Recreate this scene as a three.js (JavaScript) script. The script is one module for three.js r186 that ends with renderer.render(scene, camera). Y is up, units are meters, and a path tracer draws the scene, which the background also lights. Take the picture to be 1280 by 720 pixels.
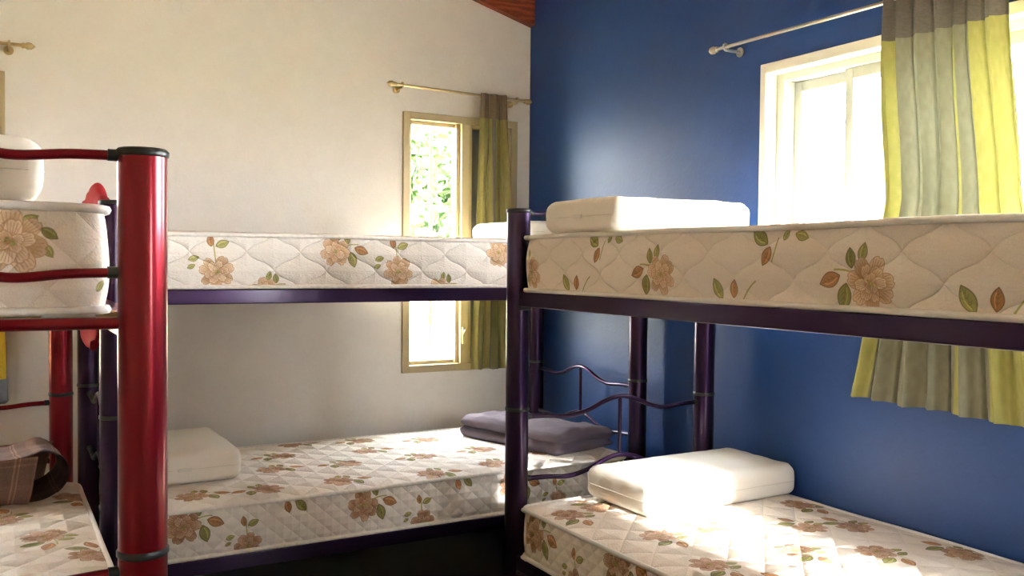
import * as THREE from 'three';
import { mergeGeometries, mergeVertices } from 'three/addons/utils/BufferGeometryUtils.js';
import { RoundedBoxGeometry } from 'three/addons/geometries/RoundedBoxGeometry.js';
import { ImprovedNoise } from 'three/addons/math/ImprovedNoise.js';

// ------------------------------------------------------------ camera, sky, sun, exposure
const scene = new THREE.Scene();
const camera = new THREE.PerspectiveCamera(35.2, 1280 / 720, 0.05, 200);
camera.rotation.order = 'YXZ';
camera.position.set(-2.3014, 1.2572, 3.8473);
camera.rotation.set(-0.0266, -0.5214, 0.0097);

const skyColor = new THREE.Color().setRGB(0.94, 0.98, 1.0);
scene.background = skyColor;                       // bright overcast sky, seen and lighting alike
scene.backgroundIntensity = 11;
scene.environmentIntensity = 11;

const sun = new THREE.DirectionalLight(new THREE.Color().setRGB(1, 0.97, 0.92), 9);
sun.position.set(0.01 * 12, 0.26 * 12 + 1, 1 * 12);
sun.target.position.set(0, 1, 0);
sun.shadow.radius = 5;
sun.castShadow = true;
sun.shadow.camera.left = -7; sun.shadow.camera.right = 7; sun.shadow.camera.top = 7; sun.shadow.camera.bottom = -7; sun.shadow.camera.far = 40;
sun.shadow.mapSize.set(4096, 4096);
scene.add(sun, sun.target);

const renderer = new THREE.WebGLRenderer({ antialias: true });
renderer.toneMapping = THREE.LinearToneMapping;
renderer.toneMappingExposure = 5.9;
renderer.shadowMap.enabled = true;

// ------------------------------------------------------------ helpers
let seed = 7;
const rnd = () => { seed = (seed * 1664525 + 1013904223) >>> 0; return seed / 4294967296; };
const rr = (a, b) => a + (b - a) * rnd();
const perlin = new ImprovedNoise();
const N = (x, y, z = 0) => perlin.noise(x, y, z);
const V = (x, y, z) => new THREE.Vector3(x, y, z);
const lin = (r, g, b) => new THREE.Color().setRGB(r, g, b);
const clamp = (x, a, b) => Math.min(b, Math.max(a, x));
const names = {};
const numbered = (n) => { const k = names[n] = (names[n] ?? -1) + 1; return k ? n + '_' + String(k).padStart(3, '0') : n; };
function obj(name, geometry, material, parent, label) {
  const g = Array.isArray(geometry) ? mergeGeometries(geometry.map((q) => { const c = q.index ? q.toNonIndexed() : q; for (const k of Object.keys(c.attributes)) if (!['position', 'normal', 'uv'].includes(k)) c.deleteAttribute(k); return c; })) : geometry;
  const m = new THREE.Mesh(g, material); m.name = parent ? name : numbered(name);
  (parent ?? scene).add(m);
  if (label) m.userData.label = label;
  return m;
}
function thing(name, label, category, pos = [0, 0, 0], turn = 0, group) {
  const o = new THREE.Group(); o.name = numbered(name); o.position.set(...pos); o.rotation.y = turn;
  o.userData = { label, category }; if (group) o.userData.group = group;
  scene.add(o); return o;
}
function tag(o, label, category, group) { Object.assign(o.userData, { label, category }); if (group) o.userData.group = group; return o; }
function struct(name, geometry, material, label, parent) { const o = obj(name, geometry, material, parent); if (!parent) { o.userData.kind = 'structure'; if (label) o.userData.label = label; } return o; }
function structGroup(name, label, pos = [0, 0, 0]) { const o = new THREE.Group(); o.name = name; o.position.set(...pos); o.userData = { kind: 'structure', label }; scene.add(o); return o; }
const bx = (x0, x1, y0, y1, z0, z1) => { const g = new THREE.BoxGeometry(x1 - x0, y1 - y0, z1 - z0); g.translate((x0 + x1) / 2, (y0 + y1) / 2, (z0 + z1) / 2); return g; };
const rbx = (x0, x1, y0, y1, z0, z1, r = 0.003) => { const g = new RoundedBoxGeometry(x1 - x0, y1 - y0, z1 - z0, 2, r); g.translate((x0 + x1) / 2, (y0 + y1) / 2, (z0 + z1) / 2); return g; };
const tube = (pts, r, seg = 48, rad = 10, closed = false) => new THREE.TubeGeometry(new THREE.CatmullRomCurve3(pts, closed, 'centripetal'), seg, r, rad, closed);
const rod = (a, b, r, rad = 14) => { const d = b.clone().sub(a), g = new THREE.CylinderGeometry(r, r, d.length(), rad); g.applyQuaternion(new THREE.Quaternion().setFromUnitVectors(V(0, 1, 0), d.clone().normalize())); const c = a.clone().add(b).multiplyScalar(0.5); g.translate(c.x, c.y, c.z); return g; };

// grid surface from f(u,v) -> Vector3
function grid(nu, nv, f, uvf) {
  const pos = [], uv = [], idx = [];
  for (let j = 0; j <= nv; j++) for (let i = 0; i <= nu; i++) {
    const p = f(i / nu, j / nv); pos.push(p.x, p.y, p.z);
    const q = uvf ? uvf(i / nu, j / nv, p) : [i / nu, j / nv]; uv.push(q[0], q[1]);
  }
  for (let j = 0; j < nv; j++) for (let i = 0; i < nu; i++) { const a = j * (nu + 1) + i, b = a + 1, c = a + nu + 1, d = c + 1; idx.push(a, b, d, a, d, c); }
  const g = new THREE.BufferGeometry();
  g.setAttribute('position', new THREE.Float32BufferAttribute(pos, 3)); g.setAttribute('uv', new THREE.Float32BufferAttribute(uv, 2)); g.setIndex(idx); g.computeVertexNormals();
  return g;
}

// ------------------------------------------------------------ textures
function dataTex(w, h, f, srgb = false, rx = 1, ry = 1) {
  const d = new Uint8Array(w * h * 4);
  for (let y = 0; y < h; y++) for (let x = 0; x < w; x++) { const c = f(x / w, y / h), o = (y * w + x) * 4; const a = Array.isArray(c) ? c : [c, c, c]; d[o] = clamp(a[0], 0, 255); d[o + 1] = clamp(a[1], 0, 255); d[o + 2] = clamp(a[2], 0, 255); d[o + 3] = 255; }
  const t = new THREE.DataTexture(d, w, h); t.wrapS = t.wrapT = THREE.RepeatWrapping; t.magFilter = THREE.LinearFilter; t.minFilter = THREE.LinearMipmapLinearFilter; t.generateMipmaps = true;
  if (srgb) t.colorSpace = THREE.SRGBColorSpace; t.repeat.set(rx, ry); t.needsUpdate = true; return t;
}
// tileable value noise
function tileNoise(n, s) {
  const g = []; let q = s; for (let i = 0; i < n * n; i++) { q = (q * 1664525 + 1013904223) >>> 0; g.push(q / 4294967296); }
  return (u, v) => { const x = u * n, y = v * n, i = Math.floor(x), j = Math.floor(y), fx = x - i, fy = y - j, a = fx * fx * (3 - 2 * fx), b = fy * fy * (3 - 2 * fy), at = (p, r) => g[((r % n) + n) % n * n + ((p % n) + n) % n]; return (at(i, j) * (1 - a) + at(i + 1, j) * a) * (1 - b) + (at(i, j + 1) * (1 - a) + at(i + 1, j + 1) * a) * b; };
}
const n8 = tileNoise(8, 11), n32 = tileNoise(32, 12), n128 = tileNoise(128, 13);
// quilting: one tile = one diamond cell; stitched lines sink, the cushions between them rise
function quiltTex(cellW, cellH, wavy) {
  const t = dataTex(256, 256, (u, v) => {
    const w = wavy ? 0.045 : 0.0;
    const a = u + v + w * Math.sin(2 * Math.PI * (u - v) * 1), b = u - v + w * Math.sin(2 * Math.PI * (u + v) * 1);
    const da = Math.abs(a - Math.round(a)), db = Math.abs(b - Math.round(b));
    const d = Math.min(da, db);
    const puff = Math.pow(clamp(d / 0.5, 0, 1), wavy ? 0.55 : 0.8);
    return puff * 225 + n32(u, v) * 18;
  }, false, 1 / cellW, 1 / cellH);
  return t;
}
const quiltOgee = quiltTex(0.17, 0.115, true), quiltSmall = quiltTex(0.054, 0.05, false), quiltTop = quiltTex(0.13, 0.13, false), quiltMid = quiltTex(0.08, 0.08, false);

// print of tan roses and olive leaves on cream ticking
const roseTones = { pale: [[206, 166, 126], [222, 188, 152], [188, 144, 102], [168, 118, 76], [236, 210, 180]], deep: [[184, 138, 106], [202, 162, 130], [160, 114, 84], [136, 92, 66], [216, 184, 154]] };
const css = (c, k = 1) => `rgb(${c.map((x) => Math.round(clamp(x * k, 0, 255))).join(',')})`;
function leafAt(c, x, y, len, ang, col) {
  c.save(); c.translate(x, y); c.rotate(ang);
  c.beginPath(); c.moveTo(-len / 2, 0); c.quadraticCurveTo(-len * 0.05, -len * 0.56, len / 2, 0); c.quadraticCurveTo(-len * 0.05, len * 0.56, -len / 2, 0);
  c.fillStyle = css(col); c.fill(); c.lineWidth = len * 0.035; c.strokeStyle = css(col, 0.72); c.stroke();
  c.beginPath(); c.moveTo(-len / 2, 0); c.lineTo(len * 0.42, 0); for (const k of [-0.2, 0.02, 0.2]) { c.moveTo(len * k, 0); c.lineTo(len * (k + 0.14), -len * 0.12); c.moveTo(len * k, 0); c.lineTo(len * (k + 0.14), len * 0.12); } c.strokeStyle = css(col, 0.8); c.lineWidth = len * 0.025; c.stroke();
  c.beginPath(); c.moveTo(-len * 0.35, -len * 0.03); c.quadraticCurveTo(0, -len * 0.2, len * 0.3, -len * 0.06); c.strokeStyle = css(col, 1.25); c.lineWidth = len * 0.05; c.stroke();
  c.restore();
}
const OLIVE = [172, 166, 100], OLIVE2 = [150, 146, 86], TAN = [186, 138, 92];
function stemAt(c, x0, y0, x1, y1, w) { c.beginPath(); c.moveTo(x0, y0); c.quadraticCurveTo((x0 + x1) / 2, (y0 + y1) / 2 - Math.abs(x1 - x0) * 0.2, x1, y1); c.lineWidth = w; c.strokeStyle = css(OLIVE, 1.05); c.stroke(); }
function roseAt(c, x, y, r, tones, sx = 1) {
  c.save(); c.translate(x, y); c.scale(sx, 1);
  const petal = (a, d, w, h, k, dark) => { c.save(); c.rotate(a); c.translate(d, 0); c.beginPath(); c.moveTo(-w * 0.55, 0); c.bezierCurveTo(-w * 0.4, -h, w * 0.5, -h * 1.05, w * 0.55, -h * 0.15); c.quadraticCurveTo(w * 0.42, 0, w * 0.57, h * 0.2); c.bezierCurveTo(w * 0.5, h * 1.05, -w * 0.4, h, -w * 0.55, 0); const gr = c.createRadialGradient(-w * 0.5, 0, 0, -w * 0.1, 0, w * 0.7); gr.addColorStop(0, css(tones[3])); gr.addColorStop(0.45, css(tones[k])); gr.addColorStop(1, css(tones[4], k === 2 ? 0.93 : 1)); c.fillStyle = gr; c.fill(); c.lineWidth = r * 0.022; c.strokeStyle = css(tones[2], dark); c.stroke(); for (let q = -2; q <= 2; q++) { c.beginPath(); c.moveTo(-w * 0.4, q * h * 0.08); c.quadraticCurveTo(0, q * h * 0.22, w * 0.42, q * h * 0.3); c.lineWidth = r * 0.018; c.strokeStyle = css(tones[2], 0.92); c.stroke(); } c.restore(); };
  const a0 = rr(0, 6);
  for (let i = 0; i < 7; i++) petal(a0 + i * 0.898 + rr(-0.15, 0.15), r * 0.58, r * 0.86, r * rr(0.34, 0.46), [0, 2, 1][i % 3], 0.95);
  for (let i = 0; i < 6; i++) petal(a0 + 0.4 + i * 1.047 + rr(-0.2, 0.2), r * 0.36, r * 0.66, r * rr(0.28, 0.36), [1, 0, 4][i % 3], 0.9);
  for (let i = 0; i < 4; i++) petal(a0 + i * 1.57 + rr(-0.3, 0.3), r * 0.18, r * 0.42, r * 0.2, [4, 1][i % 2], 0.95);
  for (let i = 0; i < 9; i++) { c.beginPath(); c.arc(rr(-0.13, 0.13) * r, rr(-0.13, 0.13) * r, r * 0.045, 0, 7); c.fillStyle = css([160, 158, 88], rr(0.85, 1.2)); c.fill(); }
  c.restore();
}
// items: ['r', s, v, radius, stretch] rose, ['l', s, v, length, degrees, kind] leaf, ['s', s0, v0, s1, v1] stem; metres, v up
function printTex(L, H, W, items, deep, base) {
  const hpx = Math.round(W * H / L), ppm = W / L, cv = document.createElement('canvas'); cv.width = W; cv.height = hpx;
  const c = cv.getContext('2d'); c.fillStyle = css(base); c.fillRect(0, 0, W, hpx);
  const tones = roseTones[deep ? 'deep' : 'pale'];
  const Y = (v) => hpx - v * ppm, leafCol = (k) => k === 'b' ? TAN : k === 'd' ? OLIVE2 : OLIVE;
  for (const it of items) for (const off of [-L, 0, L]) {
    if (it[0] === 's') stemAt(c, (it[1] + off) * ppm, Y(it[2]), (it[3] + off) * ppm, Y(it[4]), 0.0035 * ppm);
    if (it[1] + off < -0.2 || it[1] + off > L + 0.2) continue;
    if (it[0] === 'l') leafAt(c, (it[1] + off) * ppm, Y(it[2]), it[3] * ppm, -it[4] * Math.PI / 180, leafCol(it[5]));
    if (it[0] === 'r') roseAt(c, (it[1] + off) * ppm, Y(it[2]), it[3] * ppm, tones, it[4] ?? 1);
  }
  const im = c.getImageData(0, 0, W, hpx), d = im.data;
  for (let i = 0; i < d.length; i += 4) { const k = 0.975 + 0.05 * rnd(); d[i] *= k; d[i + 1] *= k; d[i + 2] *= k; }
  c.putImageData(im, 0, 0);
  const t = new THREE.CanvasTexture(cv); t.colorSpace = THREE.SRGBColorSpace; t.wrapS = t.wrapT = THREE.RepeatWrapping; t.magFilter = THREE.LinearFilter; t.repeat.set(1 / L, 1 / H); return t;
}
// a rose with its spray of leaves
const spray = (s, v, r, flip = 1, st = 1) => [['s', s, v, s - flip * r * 1.7, v + r * 0.5], ['l', s - flip * r * 1.9, v + r * 0.1, r * 1.05, flip > 0 ? 200 : -20, 'b'], ['l', s - flip * r * 1.25, v - r * 0.55, r * 1.1, flip > 0 ? 255 : -75, 'd'], ['l', s - flip * r * 0.9, v + r * 0.95, r * 0.8, 100, 'd'], ['l', s - flip * r * 0.35, v + r * 1.15, r * 0.75, 80, 'o'], ['r', s, v, r, st]];
const bud = (s, v, r) => [['s', s, v, s - 0.01, v + r * 2.0], ['l', s - r * 0.35, v + r * 1.95, r * 0.75, 95, 'b'], ['l', s + r * 0.35, v + r * 1.75, r * 0.85, 20, 'o'], ['l', s - r * 1.35, v + r * 0.85, r * 0.65, 15, 'o'], ['l', s - r * 1.5, v + r * 0.35, r * 0.5, 25, 'o'], ['r', s, v, r]];
const pair = (s, v, k = 0.052) => [['l', s, v, k, 115, 'o'], ['l', s + k, v + 0.002, k * 0.8, 80, 'b'], ['s', s + k * 1.5, v - k * 0.4, s + k * 2.3, v + k * 0.4]];
const drop = (s, v, k = 0.052) => [['l', s, v, k, 150, 'o'], ['l', s + k * 0.4, v - k * 0.75, k * 0.85, 245, 'b'], ['s', s + k, v, s + k * 0.7, v - k], ['l', s + k * 2.2, v + 0.002, k * 0.7, -15, 'o'], ['l', s + k * 1.4, v + 0.005, k * 0.5, 60, 'o']];
const CREAM = [243, 237, 230], CREAM2 = [240, 228, 214];
const ML = 1.84, MW = 0.85, MH = 0.168, MHL = 0.154;
const sideA_u = printTex(ML, MH, 2048, [...bud(0.251, 0.052, 0.05), ...spray(0.627, 0.12, 0.047, -1), ...spray(0.397, -0.005, 0.04, -1), ...bud(0.848, 0.056, 0.05), ...spray(1.236, 0.126, 0.047, -1), ...spray(1.003, -0.005, 0.04, -1), ...bud(1.45, 0.052, 0.05), ...spray(1.7, 0.12, 0.046, 1)], false, CREAM);
const sideB_u = printTex(ML, MH, 2048, [...spray(0.071, 0.06, 0.046), ...drop(0.389, 0.15), ...pair(0.257, 0.033), ...spray(0.683, 0.063, 0.048), ...pair(0.881, 0.034), ...drop(1.008, 0.147), ...spray(1.293, 0.056, 0.05), ...pair(1.487, 0.033), ...drop(1.66, 0.15)], false, CREAM2);
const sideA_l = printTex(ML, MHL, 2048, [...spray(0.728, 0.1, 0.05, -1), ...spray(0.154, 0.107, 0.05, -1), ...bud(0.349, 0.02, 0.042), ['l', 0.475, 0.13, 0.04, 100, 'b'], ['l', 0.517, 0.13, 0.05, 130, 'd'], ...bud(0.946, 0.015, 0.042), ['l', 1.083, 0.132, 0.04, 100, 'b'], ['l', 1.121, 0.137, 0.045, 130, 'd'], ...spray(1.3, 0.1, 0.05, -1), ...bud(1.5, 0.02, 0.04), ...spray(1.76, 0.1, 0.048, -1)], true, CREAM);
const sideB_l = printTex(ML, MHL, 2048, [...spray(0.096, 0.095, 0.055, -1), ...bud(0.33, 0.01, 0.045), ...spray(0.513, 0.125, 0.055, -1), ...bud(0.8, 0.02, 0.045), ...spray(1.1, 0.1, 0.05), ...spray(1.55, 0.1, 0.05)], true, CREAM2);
// on the long beds in the corner the end of the mattress continues the strip, so the bed by the door has its own
const sideC_u = printTex(ML + 0.8, MH, 2048, [...spray(0.2, 0.1, 0.05), ...spray(0.7, 0.06, 0.05), ...bud(1.2, 0.05, 0.05), ['l', ML + 0.683, 0.126, 0.028, -35, 'd'], ['l', ML + 0.68, 0.1, 0.026, -55, 'o'], ['l', ML + 0.655, 0.145, 0.03, 30, 'o'], ['r', ML + 0.63, 0.112, 0.048], ['l', ML + 0.757, 0.045, 0.022, 50, 'o'], ['l', ML + 0.3, 0.08, 0.05, 30, 'o'], ['r', ML + 0.25, 0.08, 0.055]], false, CREAM2);
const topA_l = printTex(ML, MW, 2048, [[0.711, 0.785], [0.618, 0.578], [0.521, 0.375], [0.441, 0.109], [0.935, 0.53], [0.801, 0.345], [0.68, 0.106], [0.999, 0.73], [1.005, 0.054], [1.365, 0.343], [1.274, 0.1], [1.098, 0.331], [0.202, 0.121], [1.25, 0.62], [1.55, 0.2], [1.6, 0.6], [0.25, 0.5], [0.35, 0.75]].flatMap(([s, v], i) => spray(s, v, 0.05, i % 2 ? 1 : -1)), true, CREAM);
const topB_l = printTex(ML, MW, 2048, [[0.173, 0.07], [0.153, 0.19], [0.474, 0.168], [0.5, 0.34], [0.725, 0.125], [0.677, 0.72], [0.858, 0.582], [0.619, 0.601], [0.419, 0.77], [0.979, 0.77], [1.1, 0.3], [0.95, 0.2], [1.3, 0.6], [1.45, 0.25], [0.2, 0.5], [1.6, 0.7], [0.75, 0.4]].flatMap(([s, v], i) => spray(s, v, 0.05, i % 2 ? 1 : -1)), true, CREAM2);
const topC = printTex(ML, MW, 2048, Array.from({ length: 16 }, (_, i) => spray(0.12 + (i % 8) * 0.22 + (i > 7 ? 0.1 : 0), i > 7 ? 0.62 + 0.1 * (i % 3) : 0.12 + 0.11 * (i % 3), 0.055, i % 2 ? 1 : -1)).flat(), true, CREAM2);

// ------------------------------------------------------------ materials
const wallTex = (a, b) => dataTex(512, 512, (u, v) => { const k = 0.5 * n8(u, v) + 0.3 * n32(u, v) + 0.2 * n128(u, v); return a.map((x, i) => x + (b[i] - x) * k); }, true, 1 / 1.7, 1 / 1.7);
const plaster = dataTex(512, 512, (u, v) => 90 * n32(u, v) + 120 * n128(u, v) + 40 * n8(u, v), false, 1 / 0.9, 1 / 0.9);
const M = {};
M.white = new THREE.MeshStandardMaterial({ map: wallTex([240, 237, 232], [231, 227, 220]), bumpMap: plaster, bumpScale: 0.0006, roughness: 0.85 });
M.warm = new THREE.MeshStandardMaterial({ map: wallTex([210, 192, 166], [198, 178, 152]), bumpMap: plaster, bumpScale: 0.0006, roughness: 0.85 });
M.blue = new THREE.MeshStandardMaterial({ map: wallTex([28, 72, 138], [24, 62, 122]), bumpMap: plaster, bumpScale: 0.0006, roughness: 0.5 });
M.floor = new THREE.MeshStandardMaterial({ map: wallTex([44, 46, 36], [34, 36, 28]), roughness: 0.45 });
const woodTex = (a, b, rx, ry) => dataTex(512, 256, (u, v) => { const q = Math.sin(2 * Math.PI * (v * 9 + 1.2 * n8(u, v) + 0.35 * n32(u, v))) * 0.5 + 0.5, k = 0.65 * q + 0.35 * n128(u, v * 0.5); return a.map((x, i) => x + (b[i] - x) * k); }, true, rx, ry);
M.beam = new THREE.MeshStandardMaterial({ map: woodTex([168, 84, 52], [112, 46, 26], 1 / 1.2, 1 / 0.3), roughness: 0.45 });
M.ceil = new THREE.MeshStandardMaterial({ map: woodTex([236, 218, 194], [222, 200, 172], 1 / 1.4, 1 / 0.6), roughness: 0.6 });
const painted = (c, o = {}) => new THREE.MeshPhysicalMaterial({ color: c, metalness: 0.85, roughness: 0.3, clearcoat: 0.5, clearcoatRoughness: 0.15, ...o });
M.purple = painted(lin(0.026, 0.007, 0.042));
M.red = painted(lin(0.2, 0.003, 0.011));
M.cap = new THREE.MeshStandardMaterial({ color: lin(0.008, 0.009, 0.009), roughness: 0.4 });
M.collar = new THREE.MeshStandardMaterial({ color: lin(0.015, 0.018, 0.021), roughness: 0.35 });
M.slat = new THREE.MeshStandardMaterial({ map: woodTex([190, 150, 104], [160, 120, 80], 1, 1), roughness: 0.7 });
const ticking = (map, bump, scale) => new THREE.MeshPhysicalMaterial({ map, bumpMap: bump, bumpScale: scale, roughness: 0.82, sheen: 0.15, sheenRoughness: 0.6 });
M.piping = new THREE.MeshStandardMaterial({ color: lin(0.86, 0.82, 0.77), roughness: 0.75, bumpMap: dataTex(64, 64, (u, v) => 128 + 110 * Math.sin(2 * Math.PI * (u * 4 + v)), false, 60, 1), bumpScale: 0.001 });
M.under = new THREE.MeshStandardMaterial({ color: lin(0.66, 0.62, 0.56), roughness: 0.9 });
const weave = dataTex(256, 256, (u, v) => 128 + 50 * Math.sin(u * 2 * Math.PI * 40) * Math.sin(v * 2 * Math.PI * 40) + 60 * (n128(u, v) - 0.5), false, 12, 12);
M.pillow = new THREE.MeshPhysicalMaterial({ color: lin(0.87, 0.83, 0.75), roughness: 0.85, sheen: 0.2 });
M.pillowSeam = new THREE.MeshStandardMaterial({ color: lin(0.74, 0.7, 0.62), roughness: 0.8 });
M.pillowTag = new THREE.MeshStandardMaterial({ color: lin(0.8, 0.78, 0.72), roughness: 0.6 });
M.fleece = new THREE.MeshPhysicalMaterial({ color: lin(0.165, 0.135, 0.165), roughness: 0.95, sheen: 0.6, sheenColor: lin(0.35, 0.3, 0.36), sheenRoughness: 0.5 });
M.redCloth = new THREE.MeshPhysicalMaterial({ color: lin(0.5, 0.012, 0.03), roughness: 0.85, sheen: 0.3 });
M.greyCloth = new THREE.MeshStandardMaterial({ color: lin(0.25, 0.31, 0.36), roughness: 0.9 });
M.alu = new THREE.MeshStandardMaterial({ color: lin(0.5, 0.5, 0.45), roughness: 0.4, metalness: 0.1 });
M.casing = new THREE.MeshStandardMaterial({ color: lin(0.8, 0.76, 0.62), roughness: 0.5 });
M.beige = new THREE.MeshStandardMaterial({ color: lin(0.56, 0.46, 0.27), roughness: 0.4, metalness: 0.25 });
M.cream = new THREE.MeshStandardMaterial({ color: lin(0.8, 0.75, 0.42), roughness: 0.7 });
M.iron = new THREE.MeshStandardMaterial({ color: lin(0.34, 0.3, 0.19), roughness: 0.55 });
M.screen = new THREE.MeshStandardMaterial({ color: lin(0.16, 0.17, 0.155), roughness: 0.7 });
M.glass = new THREE.MeshPhysicalMaterial({ color: lin(1, 1, 1), transmission: 1, thickness: 0, roughness: 0.0, ior: 1.45 });
M.steel = new THREE.MeshStandardMaterial({ color: lin(0.62, 0.57, 0.5), metalness: 0.85, roughness: 0.3 });
M.brass = new THREE.MeshStandardMaterial({ color: lin(0.6, 0.48, 0.26), metalness: 0.85, roughness: 0.3 });
const cloth = (map, t = 0.35) => new THREE.MeshPhysicalMaterial({ map, roughness: 1, transmission: t, thickness: 0, bumpMap: weave, bumpScale: 0.0008 });
M.ground = new THREE.MeshStandardMaterial({ map: wallTex([206, 198, 176], [160, 160, 120]), roughness: 0.95 });
M.leafA = new THREE.MeshPhysicalMaterial({ color: lin(0.035, 0.09, 0.012), roughness: 0.7, transmission: 0.35, thickness: 0 });
M.leafB = new THREE.MeshPhysicalMaterial({ color: lin(0.055, 0.12, 0.018), roughness: 0.7, transmission: 0.35, thickness: 0 });
M.bark = new THREE.MeshStandardMaterial({ color: lin(0.2, 0.15, 0.1), roughness: 0.9 });

// ------------------------------------------------------------ the room
const RX = -3.7, RZ = 4.9, T = 0.16;                    // room: x from RX to 0, z from 0 to RZ
const H = 0.8;                                          // height of the post collars
const ceilY = (x) => H + 1.78 - 0.27 * x;
function wallShape(pts, holes) {
  const s = new THREE.Shape(pts.map(([a, b]) => new THREE.Vector2(a, b)));
  for (const [a0, a1, b0, b1] of holes) s.holes.push(new THREE.Path([[a0, b0], [a0, b1], [a1, b1], [a1, b0]].map(([a, b]) => new THREE.Vector2(a, b))));
  return new THREE.ExtrudeGeometry(s, { depth: T, bevelEnabled: false });
}
const W1 = [-0.667, -0.082, H - 0.043, H + 1.14], W2 = [-2.843, -2.258, H - 0.043, H + 1.14], W3 = [1.552, 3.78, H + 0.33, H + 1.13], W4 = [-0.62, -0.31, H + 0.2, H + 0.72];
{
  const g = wallShape([[RX - T, -0.1], [T, -0.1], [T, ceilY(T) + 0.1], [RX - T, ceilY(RX - T) + 0.1]], [W1, W2]); g.translate(0, 0, -T);
  struct('wall_back', g, M.white, 'white plastered end wall with two narrow windows');
  const g2 = wallShape([[0, -0.1], [RZ + T, -0.1], [RZ + T, ceilY(0) + 0.1], [0, ceilY(0) + 0.1]], [W3]);
  g2.rotateY(-Math.PI / 2); g2.translate(T, 0, 0);
  struct('wall_right', g2, M.blue, 'deep blue painted wall with a wide sliding window');
  const g3 = wallShape([[RX - T, -0.1], [T, -0.1], [T, ceilY(T) + 0.1], [RX - T, ceilY(RX - T) + 0.1]], [W4]); g3.translate(0, 0, RZ);
  struct('wall_front', g3, M.warm, 'cream wall behind the viewpoint');
  struct('wall_left', bx(RX - T, RX, -0.1, ceilY(RX) + 0.15, 0, RZ), M.warm, 'plain cream wall on the left');
  struct('floor', bx(RX, 0, -0.1, 0, 0, RZ), M.floor, 'dark floor under the beds');
  const sl = Math.atan(0.27), len = (T - RX + T) / Math.cos(sl) + 0.1;
  const c = new THREE.BoxGeometry(len, 0.06, RZ + 2 * T); c.rotateZ(-sl); c.translate((RX) / 2, ceilY(RX / 2) + 0.03, RZ / 2);
  struct('ceiling', c, M.ceil, 'sloping wooden ceiling');
  const rafter = (d) => new THREE.ExtrudeGeometry(new THREE.Shape([[-0.001, H + 1.612], [-0.001, H + 1.78], [RX, ceilY(RX)], [RX, H + 1.612 - 0.27 * RX]].map(([a, b]) => new THREE.Vector2(a, b))), { depth: d, bevelEnabled: true, bevelSize: -0.004, bevelThickness: 0.004, bevelOffset: 0, bevelSegments: 1 });
  for (let i = 0; i < 9; i++) {
    const z0 = 0.006 + i * 0.57, g4 = rafter(i ? 0.045 : 0.03);
    g4.translate(0, 0, z0);
    struct('trim_' + (i + 1), g4, M.beam, 'reddish brown sloping roof rafter');
  }
}

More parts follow.
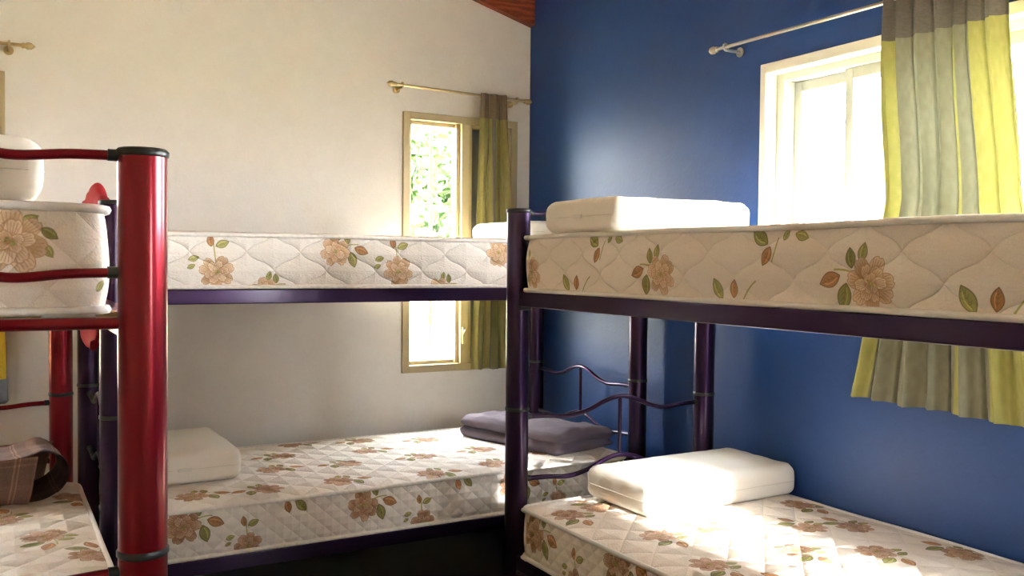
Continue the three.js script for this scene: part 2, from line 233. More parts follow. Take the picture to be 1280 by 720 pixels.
// windows ------------------------------------------------------
function narrowWindow(name, [x0, x1, y0, y1], label) {
  const w = structGroup(name, label);
  const f = 0.028, xm0 = x0 + 0.287, xm1 = x0 + 0.33;
  obj('window_frame', [rbx(x0 - 0.006, x0 + f, y0 - 0.006, y1 + 0.006, -0.07, 0.014), rbx(x1 - f, x1 + 0.006, y0 - 0.006, y1 + 0.006, -0.07, 0.014), rbx(x0 + f, x1 - f, y1 - f, y1 + 0.006, -0.07, 0.014), rbx(x0 + f, x1 - f, y0 - 0.006, y0 + f, -0.07, 0.014), rbx(xm0, xm1, y0 + f, y1 - f, -0.07, 0.018)], M.beige, w);
  const s = 0.018, a0 = x0 + f, a1 = xm0;
  obj('sash', [rbx(a0, a0 + s, y0 + f, y1 - f, -0.055, -0.02), rbx(a1 - s, a1, y0 + f, y1 - f, -0.055, -0.005), rbx(a0 + s, a1 - s, y1 - f - s, y1 - f, -0.055, -0.02), rbx(a0 + s, a1 - s, y0 + f, y0 + f + s, -0.055, -0.02)], M.beige, w);
  obj('pane', bx(a0 + s, a1 - s, y0 + f + s, y1 - f - s, -0.0402, -0.04), M.glass, w);
  const b0 = xm1, b1 = x1 - f;
  obj('sash', [rbx(b0, b0 + s, y0 + f, y1 - f, -0.055, 0.006), rbx(b1 - s, b1, y0 + f, y1 - f, -0.055, 0.006), rbx(b0 + s, b1 - s, y1 - f - s, y1 - f, -0.055, 0.006), rbx(b0 + s, b1 - s, y0 + f, y0 + f + s, -0.055, 0.006)], M.beige, w);
  obj('screen_panel', bx(b0 + s, b1 - s, y0 + f + s, y1 - f - s, -0.032, -0.026), M.screen, w, 'dark grey screen panel in the closed half');
  obj('latch', [rbx(a1 + 0.006, a1 + 0.02, y0 + 0.12, y0 + 0.2, 0.018, 0.028), rod(V(a1 + 0.013, y0 + 0.16, 0.02), V(a1 + 0.013, y0 + 0.19, 0.045), 0.004)], M.beige, w);
  // plastered reveal of the opening, outside the frame
  obj('reveal', [bx(x1 - 0.0245, x1 - 0.0005, y0, y1, -T, -0.071), bx(x0 + 0.0005, x0 + 0.0245, y0, y1, -T, -0.071), bx(x0 + 0.0245, x1 - 0.0245, y0 + 0.0005, y0 + 0.02, -T - 0.03, -0.071)], M.cream, w);
  // iron grille with scrolls
  const gz = -0.135, gx = a0 + 0.17, bars = [rbx(gx - 0.008, gx + 0.008, y0, y1, gz - 0.006, gz + 0.006), rbx(a1 + 0.16, a1 + 0.176, y0, y1, gz - 0.006, gz + 0.006)];
  const scroll = (yy) => {
    for (const sd of [-1, 1]) {
      const pts = []; for (let i = 0; i <= 26; i++) { const t = i / 26, a = -0.5 - t * 5.4, r = 0.04 * (1 - 0.7 * t); pts.push(V(gx + sd * (0.06 + r * Math.cos(a + Math.PI)), yy + 0.045 + r * Math.sin(a), gz)); }
      bars.push(tube(pts, 0.0045, 60, 6));
      bars.push(tube([V(gx + sd * 0.012, yy, gz), V(gx + sd * 0.06, yy - 0.07, gz), V(gx + sd * 0.125, yy - 0.16, gz)], 0.0045, 16, 6));
    }
    bars.push(rbx(gx - 0.013, gx + 0.013, yy - 0.02, yy + 0.02, gz - 0.011, gz + 0.011));
  };
  for (const yy of [H + 0.81, H + 0.5, H + 0.19]) scroll(yy);
  obj('grille', bars, M.iron, w, 'cream painted iron grille with curled scrolls');
  return w;
}
narrowWindow('window_1', W1, 'narrow beige metal window with green trees outside, right half screened');
narrowWindow('window_2', W2, 'narrow window at the left edge, mostly out of view');

{ // wide sliding window in the blue wall
  const w = structGroup('window_3', 'wide white sliding window glowing with daylight in the blue wall'), [z0, z1, y0, y1] = W3;
  const P = (a, b, c, d, e, f, r) => rbx(e, f, c, d, a, b, r);         // z range, y range, x range
  obj('casing', [P(z0 - 0.004, z0 + 0.022, y0 - 0.02, y1 + 0.018, -0.006, 0.05), P(z1 - 0.022, z1 + 0.004, y0 - 0.02, y1 + 0.018, -0.006, 0.05), P(z0 + 0.022, z1 - 0.022, y1 - 0.016, y1 + 0.018, -0.006, 0.05), P(z0 + 0.022, z1 - 0.022, y0 - 0.02, y0 + 0.016, -0.007, 0.05)], M.casing, w);
  obj('window_frame', [P(z0 + 0.001, z0 + 0.05, y0, y1, 0.05, 0.14), P(z1 - 0.05, z1 - 0.001, y0, y1, 0.05, 0.14), P(z0 + 0.05, z1 - 0.05, y1 - 0.04, y1, 0.05, 0.14), P(z0 + 0.05, z1 - 0.05, y0, y0 + 0.04, 0.05, 0.14)], M.alu, w);
  const sash = (a, b, x) => {
    obj('sash', [P(a, a + 0.03, y0 + 0.04, y1 - 0.04, x, x + 0.03), P(b - 0.03, b, y0 + 0.04, y1 - 0.04, x, x + 0.03), P(a + 0.03, b - 0.03, y1 - 0.075, y1 - 0.04, x, x + 0.03), P(a + 0.03, b - 0.03, y0 + 0.04, y0 + 0.075, x, x + 0.03)], M.alu, w);
    obj('pane', P(a + 0.03, b - 0.03, y0 + 0.075, y1 - 0.075, x + 0.0149, x + 0.0151, 0.00005), M.glass, w);
  };
  sash(z0 + 0.05, 1.98, 0.105); sash(1.845, 2.48, 0.07); sash(2.45, 3.1, 0.105); sash(3.07, z1 - 0.05, 0.07);
  const bars = []; for (let z = z0 + 0.16; z < z1; z += 0.19) bars.push(rod(V(0.2, y0, z), V(0.2, y1, z), 0.005, 8)); bars.push(rod(V(0.2, y0 + 0.55, z0), V(0.2, y0 + 0.55, z1), 0.005, 8)); bars.push(rod(V(0.2, y0 + 0.22, z0), V(0.2, y0 + 0.22, z1), 0.005, 8));
  obj('grille', bars, M.alu, w);
}
{ // window behind the viewpoint, through which the low sun reaches the lower bed
  const w = structGroup('window_4', 'window in the wall behind the viewpoint'), [x0, x1, y0, y1] = W4, f = 0.02;
  obj('window_frame', [rbx(x0, x0 + f, y0, y1, RZ, RZ + 0.06), rbx(x1 - f, x1, y0, y1, RZ, RZ + 0.06), rbx(x0 + f, x1 - f, y1 - f, y1, RZ, RZ + 0.06), rbx(x0 + f, x1 - f, y0, y0 + f, RZ, RZ + 0.06)], M.beige, w);
}

// ------------------------------------------------------------ bunk beds
const L = 1.92, BW = 0.775, PR = 0.0365;
const TOP = H + 0.63, RT = H + 0.371, RB = H + 0.325, LRT = H - 0.456, LRB = H - 0.503;
// local axes: length along x, width along z
function makeBunk(label, mat, pos, turn) {
  const b = thing('bunk_bed', label, 'bunk bed', pos, turn, 'metal bunk beds');
  const hx = L / 2, hz = BW / 2;
  const post = new THREE.LatheGeometry([[0, 0], [PR, 0], [PR, TOP - 0.012], [PR - 0.004, TOP - 0.01], [0, TOP - 0.01]].map(([r, y]) => new THREE.Vector2(r, y)), 32);
  const cap = new THREE.LatheGeometry([[PR + 0.0005, TOP - 0.013], [PR + 0.0028, TOP - 0.011], [PR + 0.0028, TOP - 0.004], [PR - 0.001, TOP], [0, TOP + 0.001]].map(([r, y]) => new THREE.Vector2(r, y)), 32);
  const collar = new THREE.LatheGeometry([[PR + 0.0003, H - 0.006], [PR + 0.0025, H - 0.0035], [PR + 0.0025, H + 0.0035], [PR + 0.0003, H + 0.006]].map(([r, y]) => new THREE.Vector2(r, y)), 32);
  for (const sx of [-1, 1]) for (const sz of [-1, 1]) {
    const p = obj('post', post, mat, b); p.position.set(sx * hx, 0, sz * hz);
    obj('post_cap', cap, M.cap, p, 'black plastic cap'); obj('collar', collar, M.collar, p, 'dark grey joint ring');
  }
  for (const sz of [-1, 1]) for (const [y0, y1] of [[RB, RT], [LRB, LRT]]) {
    obj('side_rail', rbx(-hx + PR * 0.9, hx - PR * 0.9, y0, y1, sz * hz - 0.017, sz * hz + 0.017, 0.004), mat, b);
    for (const sx of [-1, 1]) obj('bracket', rbx(Math.min(sx * (hx - PR), sx * (hx - PR - 0.012)), Math.max(sx * (hx - PR), sx * (hx - PR - 0.012)), y0 - 0.012, y0 + 0.002, sz * hz - 0.02, sz * hz + 0.02, 0.003), M.cap, b);
  }
  // ends: waved tubes in pairs joined by a short upright, and a straight bar under the mattress
  const wave = [[0.03, 0], [0.14, -0.002], [0.26, -0.009], [0.36, 0.006], [0.44, 0.03], [0.52, 0.042], [0.6, 0.03], [0.68, 0.006], [0.76, -0.008], [0.87, -0.002], [0.97, 0]];
  for (const sx of [-1, 1]) {
    const x = sx * hx, W = (y) => tube(wave.map(([t, d]) => V(x, y + d, hz - t * BW)), 0.0078, 64, 10);
    for (const y of [H - 0.028, H - 0.226, H + 0.618, H + 0.438]) { const e = obj('end_tube', W(y), mat, b); for (const sz of [-1, 1]) obj('plug', rod(V(x, y, sz * (hz - PR + 0.002)), V(x, y, sz * (hz - PR - 0.014)), 0.0092), M.cap, e, 'black plug'); }
    for (const y of [H - 0.226, H + 0.438]) obj('upright', rod(V(x, y + 0.042, hz - 0.52 * BW), V(x, y + 0.235, hz - 0.52 * BW), 0.0065), mat, b);
    for (const y of [H + 0.36, LRT - 0.011]) obj('end_bar', rod(V(x, y, -hz + PR * 0.9), V(x, y, hz - PR * 0.9), 0.0095), mat, b);
  }
  for (const y of [RT, LRT]) for (let i = 0; i < 9; i++) { const x = -hx + 0.2 + i * 0.19; obj('slat', rbx(x - 0.04, x + 0.04, y - 0.02, y - 0.001, -hz + 0.018, hz - 0.018, 0.003), M.slat, b); }
  return b;
}
const turnB = -Math.PI / 2;
const PA = [-1.033, 0, 0.59], PB = [-0.473, 0, 2.338], PC = [-2.483, 0, 1.37];
makeBunk('purple metal bunk bed along the white wall, half hidden behind the front post', M.purple, PA, 0);
makeBunk('purple metal bunk bed along the blue wall below the wide window', M.purple, PB, turnB);
makeBunk('red metal bunk bed in the left foreground', M.red, PC, turnB);

// ------------------------------------------------------------ mattresses (local: length x, width z, base at y = 0)
function perimeter(l, w, r) {
  const p = []; let s = 0; const add = (x, z, nx, nz) => { if (p.length) s += Math.hypot(x - p.at(-1).x, z - p.at(-1).z); p.push({ x, z, nx, nz, s }); };
  const side = (x0, z0, x1, z1, nx, nz, n) => { for (let i = 0; i <= n; i++) add(x0 + (x1 - x0) * i / n, z0 + (z1 - z0) * i / n, nx, nz); };
  const arc = (cx, cz, a0) => { for (let i = 1; i < 8; i++) { const a = a0 + (i / 8) * Math.PI / 2; add(cx + r * Math.sin(a), cz + r * Math.cos(a), Math.sin(a), Math.cos(a)); } };
  const x = l / 2, z = w / 2;
  side(-x + r, z, x - r, z, 0, 1, 40); arc(x - r, z - r, 0); side(x, z - r, x, -z + r, 1, 0, 20); arc(x - r, -z + r, Math.PI / 2);
  side(x - r, -z, -x + r, -z, 0, -1, 40); arc(-x + r, -z + r, Math.PI); side(-x, -z + r, -x, z - r, -1, 0, 20); arc(-x + r, z - r, Math.PI * 1.5); add(-x + r, z, 0, 1);
  return p;
}
function makeMattress(label, pos, turn, o) {
  const { l = ML, w = MW, h = MH, side, top, sideQuilt, topQuilt = quiltTop, wob = 0.004, sd = 1, bump = 0.014 } = o;
  const m = thing('mattress', label, 'mattress', pos, turn, 'floral mattresses');
  const r = 0.055, P = perimeter(l, w, r), np = P.length - 1, k0 = 3.1 * sd;
  const wy = (x, z) => wob * N(x * 3 + k0, z * 3, k0);
  const band = grid(np, 10, (u, v) => { const q = P[Math.round(u * np)], b = 0.007 * Math.sin(Math.PI * v) - 0.004 * (Math.pow(2 * v - 1, 4)) + 0.003 * N(q.s * 6, v * 2, k0); return V(q.x + q.nx * b, v * h + v * wy(q.x, q.z), q.z + q.nz * b); }, (u, v) => { const q = P[Math.round(u * np)]; return [q.s + r, v * h]; });
  obj('side_band', band, ticking(side, sideQuilt, bump), m);
  const clampIn = (x, z) => { const ax = Math.abs(x) - (l / 2 - r), az = Math.abs(z) - (w / 2 - r); if (ax > 0 && az > 0) { const d = Math.hypot(ax, az); if (d > r) return [Math.sign(x) * (l / 2 - r + ax / d * r), Math.sign(z) * (w / 2 - r + az / d * r)]; } return [x, z]; };
  const panel = (y0, sgn) => grid(96, 48, (u, v) => { const e = (t) => 0.5 - 0.5 * Math.cos(Math.PI * t), mixu = 0.6 * u + 0.4 * e(u), mixv = 0.6 * v + 0.4 * e(v); const [x, z] = clampIn((mixu - 0.5) * l, (0.5 - mixv) * w); const d = Math.min(l / 2 - Math.abs(x), w / 2 - Math.abs(z)); return V(x, y0 + wy(x, z) + sgn * 0.012 * (1 - Math.exp(-d / 0.03)) + sgn * 0.003 * N(x * 8, z * 8, k0), z); }, (u, v, p) => [p.x + l / 2, w / 2 - p.z]);
  obj('top_panel', panel(h, 1), ticking(top, topQuilt, 0.014), m);
  obj('bottom_panel', panel(0.001, -0.0), M.under, m);
  for (const [y, k] of [[h, 1], [0.006, 0]]) { const pts = P.filter((_, i) => i % 2 === 0).map((q) => V(q.x + q.nx * 0.003, y + k * wy(q.x, q.z), q.z + q.nz * 0.003)); obj('piping', tube(pts, 0.0072, 260, 7, true), M.piping, m); }
  return m;
}
makeMattress('floral mattress on the upper bunk along the white wall', [-1.033, RT, 0.56], 0, { side: sideA_u, top: topC, sideQuilt: quiltOgee, sd: 1 });
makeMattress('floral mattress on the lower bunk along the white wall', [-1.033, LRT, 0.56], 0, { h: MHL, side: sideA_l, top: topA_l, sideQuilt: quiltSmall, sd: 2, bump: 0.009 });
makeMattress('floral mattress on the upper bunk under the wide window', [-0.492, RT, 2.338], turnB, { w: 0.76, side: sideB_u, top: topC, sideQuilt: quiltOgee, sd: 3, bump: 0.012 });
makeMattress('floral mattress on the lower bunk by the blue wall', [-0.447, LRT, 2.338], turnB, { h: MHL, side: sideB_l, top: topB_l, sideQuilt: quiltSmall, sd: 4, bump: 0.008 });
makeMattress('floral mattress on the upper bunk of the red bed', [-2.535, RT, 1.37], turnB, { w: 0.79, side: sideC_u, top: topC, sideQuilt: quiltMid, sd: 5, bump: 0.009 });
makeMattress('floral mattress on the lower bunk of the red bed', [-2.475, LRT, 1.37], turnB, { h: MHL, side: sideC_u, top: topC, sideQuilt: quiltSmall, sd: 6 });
{
  const strip = rbx(ML / 2 - 0.02, ML / 2 + 0.012, -0.009, 0.003, -0.375, -0.3, 0.004), upperC = scene.children.find((o) => o.name === 'mattress_004');
  obj('carry_strap', strip, M.piping, upperC, 'white strap under the mattress end');
}
const MTU = RT + MH + 0.012, MTL = LRT + MHL + 0.012;

// ------------------------------------------------------------ foam pillows
function softBox(l, h, w, r, sd, n = [40, 12, 28]) {
  let g = new THREE.BoxGeometry(l, h, w, ...n); g.deleteAttribute('uv'); g.deleteAttribute('normal'); g = mergeVertices(g, 1e-5);
  const p = g.attributes.position, q = V(0, 0, 0), c = V(0, 0, 0);
  for (let i = 0; i < p.count; i++) {
    q.fromBufferAttribute(p, i);
    const X = q.x / l * 2, Y = q.y / h * 2, Z = q.z / w * 2;
    c.set(clamp(q.x, -l / 2 + r, l / 2 - r), clamp(q.y, -h / 2 + r, h / 2 - r), clamp(q.z, -w / 2 + r, w / 2 - r));
    const d = q.clone().sub(c); if (d.lengthSq() > 0) { d.normalize().multiplyScalar(r); q.copy(c).add(d); }
    q.y += (Y > 0 ? 1 : 0) * 0.006 * (1 - X * X) * (1 - Z * Z) * Math.abs(Y);
    q.x += Math.sign(X) * 0.003 * (1 - Y * Y) * Math.abs(X) ** 3; q.z += Math.sign(Z) * 0.003 * (1 - Y * Y) * Math.abs(Z) ** 3;
    const k = 0.0035 * N(q.x * 11 + sd, q.y * 11, q.z * 11 + sd) + 0.0015 * N(q.x * 30, q.y * 40 + sd, q.z * 30);
    q.x += k; q.z += k * 0.7; if (Y > 0) q.y += k;
    p.setXYZ(i, q.x, q.y, q.z);
  }
  g.translate(0, h / 2, 0); g.computeVertexNormals(); return g;
}
function makePillow(label, pos, turn, l, h, w, sd, tagSide) {
  const p = thing('pillow', label, 'pillow', pos, turn, 'white foam pillows');
  obj('pillow_body', softBox(l, h, w, 0.028, sd), M.pillow, p);
  const pts = perimeter(l, w, 0.028).filter((_, i) => i % 2 === 0).map((q) => V(q.x + q.nx * 0.0028, h * 0.47 + 0.002 * N(q.s * 8, sd), q.z + q.nz * 0.0028));
  obj('seam', tube(pts, 0.0012, 200, 5, true), M.pillowSeam, p);
  if (tagSide === 'z') obj('zip_pull', rbx(-0.02, 0.025, h * 0.47 - 0.006, h * 0.47 + 0.006, w / 2 - 0.001, w / 2 + 0.006, 0.003), M.pillowTag, p);
  if (tagSide === 'x') obj('zip_pull', rbx(-l / 2 - 0.006, -l / 2 + 0.001, h * 0.47 - 0.006, h * 0.47 + 0.006, -0.02, 0.025, 0.003), M.pillowTag, p);
  return p;
}
makePillow('white foam pillow on the upper bunk beside the wide window', [-0.6, MTU - 0.002, 1.69], 0, 0.5, 0.095, 0.36, 1, 'x');
makePillow('white foam pillow on the lower bunk by the blue wall, half in sunlight', [-0.325, MTL - 0.002, 1.595], 0.015, 0.62, 0.105, 0.32, 2);
makePillow('white foam pillow on the lower bunk by the white wall, beside the red post', [-1.755, MTL - 0.001, 0.485], 0.03, 0.38, 0.115, 0.45, 3, 'z');
makePillow('white foam pillow on the upper bunk below the olive curtain', [-0.265, MTU - 0.002, 0.44], 0, 0.3, 0.085, 0.5, 4);
makePillow('white foam pillow on the upper bunk of the red bed', [-2.54, MTU - 0.002, 2.09], 0, 0.62, 0.1, 0.33, 5);

// ------------------------------------------------------------ blankets and cloths
{ // folded fleece blanket
  const b = thing('folded_blanket', 'purple grey folded fleece blanket on the lower bunk in the corner', 'blanket', [-0.305, MTL - 0.003, 0.575], 0.25);
  for (const [k, w, h, dx] of [[0, 0.35, 0.05, 0], [1, 0.34, 0.052, 0.004]]) {
    const g = softBox(w, h, 0.58, 0.026, 3 + k, [60, 14, 80]), p = g.attributes.position;
    for (let i = 0; i < p.count; i++) {
      const x = p.getX(i), y = p.getY(i), z = p.getZ(i), t = y / h, u = clamp((x + w / 2) / w, 0, 1);
      const lump = 0.011 * N(x * 8 + 3 * k, z * 6, 1.3) + 0.006 * N(x * 19, z * 17, 2.1 + k), sag = -0.02 * u * u * u;
      p.setXYZ(i, x + dx + 0.012 * N(z * 7, k * 4, t) , Math.max(0, y + (k ? 0.042 : 0) + (k ? 1 : t) * sag + t * lump * (k ? 1 : 0.4)), z + 0.01 * N(x * 7, t * 2, 5 + k));
    }
    g.computeVertexNormals();
    obj('fold_layer', g, M.fleece, b);
  }
}
const plaid = dataTex(256, 256, (u, v) => { const s = (t) => { const q = t % 1; return q < 0.04 || (q > 0.1 && q < 0.13) ? 0.9 : q > 0.45 && q < 0.7 ? 0.35 : 0; }; const k = 0.6 * s(v) + 0.3 * s(u), n = 26 * (n128(u, v) - 0.5); const a = [112, 88, 80], b = [176, 138, 112]; return a.map((x, i) => x + (b[i] - x) * k + n); }, true, 5, 5);
M.plaid = new THREE.MeshPhysicalMaterial({ map: plaid, roughness: 0.95, sheen: 0.4 });
{ // checked blanket folded back on itself, the open loop of the fold to the right
  const b = thing('folded_blanket', 'brown checked blanket folded over on the lower bunk of the red bed', 'blanket', [-2.1, MTL + 0.004, 0.6], 0.06);
  const sheet = (pts, off, z0, z1, sd) => {
    const c = new THREE.CatmullRomCurve3(pts.map(([x, y]) => V(x, y, 0)), false, 'centripetal');
    return grid(120, 24, (u, v) => { const p = c.getPoint(u), t = c.getTangent(u), z = z0 + (z1 - z0) * v, w = 0.009 * N(p.x * 9 + sd, z * 6, p.y * 12) + 0.004 * N(p.x * 25, z * 20, sd); return V(p.x - t.y * off + w * 0.6, Math.max(0.0005, p.y + t.x * off + w * (p.y > 0.02 ? 1 : 0.2)), z + 0.014 * N(u * 7, sd, 1)); }, (u, v) => [v * 0.26, u * 0.9]);
  };
  const outer = [[-0.4, 0.006], [-0.2, 0.004], [-0.06, 0.006], [-0.012, 0.04], [0.0, 0.085], [-0.022, 0.135], [-0.07, 0.152], [-0.12, 0.138], [-0.16, 0.128], [-0.22, 0.136], [-0.3, 0.13], [-0.4, 0.128]];
  const inner = [[-0.4, 0.022], [-0.2, 0.02], [-0.125, 0.03], [-0.1, 0.06], [-0.12, 0.095], [-0.18, 0.108], [-0.28, 0.11], [-0.4, 0.106]];
  for (const off of [0, 0.006]) obj('outer_fold', sheet(outer, off, -0.14, 0.12, 1), M.plaid, b);
  const flap = (z, x1, dir) => grid(40, 24, (u, v) => { const x = -0.4 + (x1 + 0.4) * u - 0.03 * v * u; return V(x, (0.134 + 0.006 * N(x * 9, 1)) * (1 - v) + 0.004, z + dir * (0.004 + 0.03 * Math.sin(v * 2.2) + 0.012 * N(x * 10, v * 2, 3) + 0.01 * Math.sin(u * 14) * v)); }, (u, v) => [v * 0.16, u * 0.5]);
  obj('front_flap', flap(0.115, -0.085, 1), M.plaid, b); obj('back_flap', flap(-0.13, -0.015, -0.4), M.plaid, b);
  for (const off of [0, 0.006]) obj('inner_fold', sheet(inner, off, -0.13, 0.11, 4), M.plaid, b);
}
{ // red cloth hung over the end of the purple bed
  const b = thing('red_towel', 'red cloth hung over the end of the purple bed behind the red bed', 'towel', [-1.993, 0, 0.59], 0);
  const wv = [[0.03, 0], [0.26, -0.012], [0.44, 0.03], [0.52, 0.042], [0.6, 0.03], [0.76, -0.012], [0.97, 0]];
  const barY = (t) => { for (let i = 1; i < wv.length; i++) if (t <= wv[i][0]) { const k = (t - wv[i - 1][0]) / (wv[i][0] - wv[i - 1][0]); return wv[i - 1][1] + (wv[i][1] - wv[i - 1][1]) * (k * k * (3 - 2 * k)); } return 0; };
  const g = grid(60, 90, (u, v) => {                    // v runs from the inner hem over the tube, down the bulky outer side and back under
    const t = 0.12 + 0.5 * u, z = (0.5 - t) * BW, y0 = H + 0.618 + 0.018 + barY(t) + 0.022 * Math.sin(Math.PI * u), edge = Math.pow(Math.sin(Math.PI * clamp(u, 0.02, 0.98)), 0.4);
    let x, y;
    const tr = 0.016 + 0.018 * edge;
    if (v < 0.15) { x = 0.016; y = y0 - 0.016 - (0.15 - v) * 0.9; }
    else if (v < 0.25) { const a = (v - 0.15) / 0.1 * Math.PI; x = 0.016 * Math.cos(a) - (tr - 0.016) * (v - 0.15) / 0.1; y = y0 - 0.016 + tr * Math.sin(a); }
    else if (v < 0.75) { const k = (v - 0.25) / 0.5; x = -tr - (0.066 - tr) * edge * Math.pow(Math.sin(Math.PI * Math.min(0.5, k * 0.7 + 0.02)), 0.7); y = y0 - 0.016 - k * 0.4; }
    else { const a = (v - 0.75) / 0.25 * Math.PI; x = -0.041 - 0.025 * edge * Math.cos(a); y = y0 - 0.416 - 0.035 * Math.sin(a); }
    const f = v > 0.28 ? 0.006 * Math.sin(u * 17 + 3 * N(u * 3, v * 3)) + 0.006 * N(u * 6, v * 9, 3) : 0;
    return V(x + f, y + 0.01 * N(u * 4, v * 4, 1), z);
  });
  obj('cloth', g, M.redCloth, b);
}

// ------------------------------------------------------------ curtains and rods
function curtainRod(label, a, b, wallDir, mat, brackets, ends = [1, 1]) {
  const t = thing('curtain_rod', label, 'curtain rod', [a.x, a.y, a.z], 0, 'curtain rods');
  const d = b.clone().sub(a), e = d.clone().normalize();
  obj('pole', rod(V(0, 0, 0), d, 0.006), mat, t);
  [[V(0, 0, 0), -1], [d, 1]].forEach(([p, s], i) => { if (!ends[i]) return; const pts = [[0, 0], [0.009, 0.0], [0.011, 0.006], [0.008, 0.01], [0.014, 0.02], [0.012, 0.032], [0.004, 0.042], [0, 0.046]].map(([r, y]) => new THREE.Vector2(r, y)); const g = new THREE.LatheGeometry(pts, 16); g.applyQuaternion(new THREE.Quaternion().setFromUnitVectors(V(0, 1, 0), e.clone().multiplyScalar(s))); g.translate(p.x, p.y, p.z); obj('finial', g, mat, t); });
  for (const k of brackets) { const p = e.clone().multiplyScalar(k), q = p.clone().add(wallDir); const rg = new THREE.TorusGeometry(0.011, 0.0035, 8, 18); rg.applyQuaternion(new THREE.Quaternion().setFromUnitVectors(V(0, 0, 1), e)); rg.translate(p.x, p.y, p.z); obj('bracket', [rod(p.clone().add(V(0, -0.01, 0)), q.clone().add(V(0, -0.01, 0)), 0.006, 10), rg, rod(q.clone().add(V(0, -0.01, 0)), q.clone().add(V(0, -0.01, 0)).sub(wallDir.clone().multiplyScalar(0.06)), 0.017, 16)], mat, t); }
  return t;
}
curtainRod('thin curtain rod above the narrow window on the white wall', V(-0.735, H + 1.25, 0.07), V(-0.075, H + 1.238, 0.07), V(0, 0, -0.07), M.brass, [0.03, 0.62]);
curtainRod('thin curtain rod at the left edge of the white wall', V(-2.96, H + 1.235, 0.07), V(-2.2, H + 1.235, 0.07), V(0, 0, -0.07), M.brass, [0.06, 0.72]);
curtainRod('long curtain rod above the wide window on the blue wall', V(-0.07, H + 1.222, 1.405), V(-0.07, H + 1.206, 3.95), V(0.07, 0, 0), M.steel, [0.04, 1.3, 2.5]);

// frame: origin at rod, along = rod direction, out = into the room
function makeCurtain(label, origin, along, out, o) {
  const c = thing('curtain', label, 'curtain', [origin.x, origin.y, origin.z], 0, 'olive and grey curtains');
  const { t0, t1, b0, b1, yBot, folds, ampT, ampB, mapF, hdr, sd, m0, m1 } = o;
  const P = (s, t) => {
    const lean = t < 0.5 && m0 !== undefined ? [t0 + (m0 - t0) * t * 2, t1 + (m1 - t1) * t * 2] : m0 !== undefined ? [m0 + (b0 - m0) * (t - 0.5) * 2, m1 + (b1 - m1) * (t - 0.5) * 2] : [t0 + (b0 - t0) * t, t1 + (b1 - t1) * t];
    const ph = folds * s + 0.35 * N(s * 5 + sd, t * 1.2, sd) + 0.12 * N(s * 9, t * 3, sd + 2), amp = (ampT + (ampB - ampT) * t) * (0.75 + 0.5 * N(s * 4 + sd, t * 1.5, 4));
    const a = lean[0] + (lean[1] - lean[0]) * s + 0.25 * amp * Math.sin(4 * Math.PI * ph), d = amp * (Math.sin(2 * Math.PI * ph) + 0.25 * Math.sin(6 * Math.PI * ph + sd));
    const y = yBot * t + 0.012 + 0.008 * N(s * 6, sd, 1) * t - 0.01 * t * (s - 0.5);
    return along.clone().multiplyScalar(a).add(out.clone().multiplyScalar(d + 0.012 - (o.tuck ?? 0) * THREE.MathUtils.smoothstep(t, 0.1, 0.5))).add(V(0, y, 0));
  };
  const nS = 260;
  const th = hdr;
  obj('curtain_panel', grid(nS, 70, (u, v) => P(u, th + (1 - th) * v), (u, v) => [u, 1 - v]), cloth(mapF, 0.05), c);
  obj('header_band', grid(nS, 12, (u, v) => P(u, th * v).add(V(0, 0, 0)), (u, v) => [u, v]), cloth(o.hdrMap, 0.12), c, 'grey brown header');
  const hem = grid(nS, 3, (u, v) => P(u, 0.965 + 0.035 * v).add(out.clone().multiplyScalar(0.0015)), (u, v) => [u, 0.03 - 0.03 * v]);
  obj('hem', hem, cloth(mapF, 0.2), c);
  return c;
}
const stripes = (bands, base) => dataTex(512, 64, (u, v) => { let c = base; for (const [a, b, col] of bands) if (u >= a && u < b) c = col; const n = 14 * (n128(u, v) - 0.5); return c.map((x) => x + n); }, true);
const LIME = [180, 178, 104], SAGE = [146, 146, 122], HDR = [112, 106, 96], OLV = [146, 138, 84];
const hdrMap = stripes([], HDR);
makeCurtain('long lime and grey pleated curtain drawn at the wide window', V(-0.07, H + 1.216, 2.1), V(0, 0, 1), V(-1, 0, 0), { t0: 0.0, t1: 0.37, m0: -0.0, m1: 0.4, b0: -0.125, b1: 0.5, yBot: -1.165, folds: 7, ampT: 0.022, ampB: 0.029, tuck: 0.037, mapF: stripes([[0.09, 0.56, SAGE], [0.6, 0.73, SAGE]], LIME), hdrMap, hdr: 0.11, sd: 1.7 });
makeCurtain('narrow olive curtain hanging beside the green window', V(-0.25, H + 1.24, 0.075), V(1, 0, 0), V(0, 0, 1), { t0: -0.065, t1: 0.07, m0: -0.085, m1: 0.095, b0: -0.105, b1: 0.09, yBot: -1.29, folds: 2.4, ampT: 0.012, ampB: 0.022, mapF: stripes([[0.42, 0.5, HDR]], OLV), hdrMap: stripes([], [122, 106, 84]), hdr: 0.09, sd: 4.3 });
makeCurtain('yellow curtain at the far left window, cut by the picture edge', V(-2.42, H + 1.235, 0.075), V(1, 0, 0), V(0, 0, 1), { t0: -0.12, t1: 0.1, b0: -0.12, b1: 0.165, m0: -0.12, m1: 0.155, yBot: -1.22, folds: 3, ampT: 0.012, ampB: 0.02, mapF: stripes([], [226, 200, 62]), hdrMap, hdr: 0.09, sd: 8.1 });
{
  const s = thing('hanging_cloth', 'small grey blue rounded cloth hanging at the left edge below the yellow curtain', 'cloth', [-2.275, H - 0.075, 0.04]);
  const g = softBox(0.05, 0.11, 0.03, 0.014, 3, [10, 14, 8]); obj('cloth_body', g, M.greyCloth, s);
  obj('loop', tube([V(-0.005, 0.105, 0), V(-0.012, 0.135, 0), V(0, 0.15, 0), V(0.012, 0.135, 0), V(0.005, 0.105, 0)], 0.002, 24, 6), M.greyCloth, s);
}

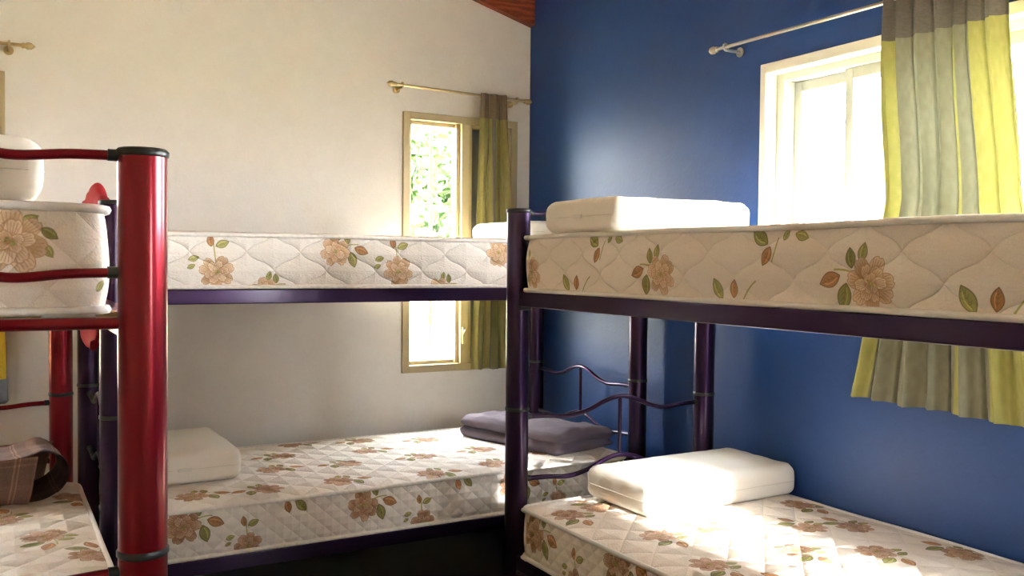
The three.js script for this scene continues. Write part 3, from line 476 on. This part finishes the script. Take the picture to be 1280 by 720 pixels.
// ------------------------------------------------------------ outside
struct('ground', bx(-30, 30, -0.45, -0.4, -40, 40), M.ground, 'pale ground outside the windows');
function makeTree(label, pos, crown, R, n, leafMat, sd) {
  const t = thing('garden_tree', label, 'tree', pos, 0, 'trees outside the window');
  const st = seed; seed = sd * 7919;
  const pos_ = [], idx = [];
  for (let i = 0; i < n; i++) {
    const c = Math.floor(rnd() * crown.length), [cx, cy, cz, cr] = crown[c], a = rr(0, 6.283), u = rr(-1, 1), rad = cr * Math.cbrt(rr(0.1, 1)), s = Math.sqrt(1 - u * u);
    const p = V(cx + rad * s * Math.cos(a), cy + rad * u, cz + rad * s * Math.sin(a));
    const d = V(rr(-1, 1), rr(-0.9, 0.2), rr(-1, 1)).normalize(), side = V(rr(-1, 1), rr(-0.5, 0.5), rr(-1, 1)).cross(d).normalize(), nn = d.clone().cross(side), len = rr(0.16, 0.3), wd = len * 0.3, b = pos_.length / 3;
    const put = (q) => pos_.push(q.x, q.y, q.z);
    put(p); put(p.clone().addScaledVector(d, len * 0.5).addScaledVector(side, wd)); put(p.clone().addScaledVector(d, len).addScaledVector(nn, -len * 0.15)); put(p.clone().addScaledVector(d, len * 0.5).addScaledVector(side, -wd));
    idx.push(b, b + 1, b + 2, b, b + 2, b + 3);
  }
  seed = st;
  const g = new THREE.BufferGeometry(); g.setAttribute('position', new THREE.Float32BufferAttribute(pos_, 3)); g.setIndex(idx); g.computeVertexNormals();
  const f = obj('foliage', g, leafMat, t); f.userData.kind = 'stuff';
  obj('trunk', [tube([V(0, 0, 0), V(0.05, 0.8, 0.03), V(-0.04, 1.6, 0), V(0.02, 2.4, 0.05)], 0.07, 20, 8), ...crown.map(([x, y, z]) => tube([V(0, 1.5, 0), V(x * 0.5, (1.5 + y) * 0.5 + 0.1, z * 0.5), V(x, y, z)], 0.022, 10, 6))], M.bark, t);
  return t;
}
makeTree('bright green tree seen through the left half of the narrow window', [3.9, -0.4, -9], [[-0.6, 2.3, 0, 0.95], [0.5, 2.6, 0.2, 1.0], [0, 3.3, -0.2, 0.9], [-1.1, 3.1, 0.2, 0.7], [0.2, 1.9, 0.2, 0.6], [1.2, 3.2, 0, 0.8]], 1, 3600, M.leafB, 3);
makeTree('darker green tree further out beyond the narrow window', [5.2, -0.4, -12.5], [[-1.4, 2.5, 0, 1.2], [0.3, 2.9, 0.2, 1.3], [1.6, 2.6, 0, 1.2], [0, 4.0, -0.2, 1.2]], 1, 3600, M.leafA, 5);

scene.traverse((o) => { if (o.isMesh) { o.castShadow = true; o.receiveShadow = true; } });
renderer.render(scene, camera);
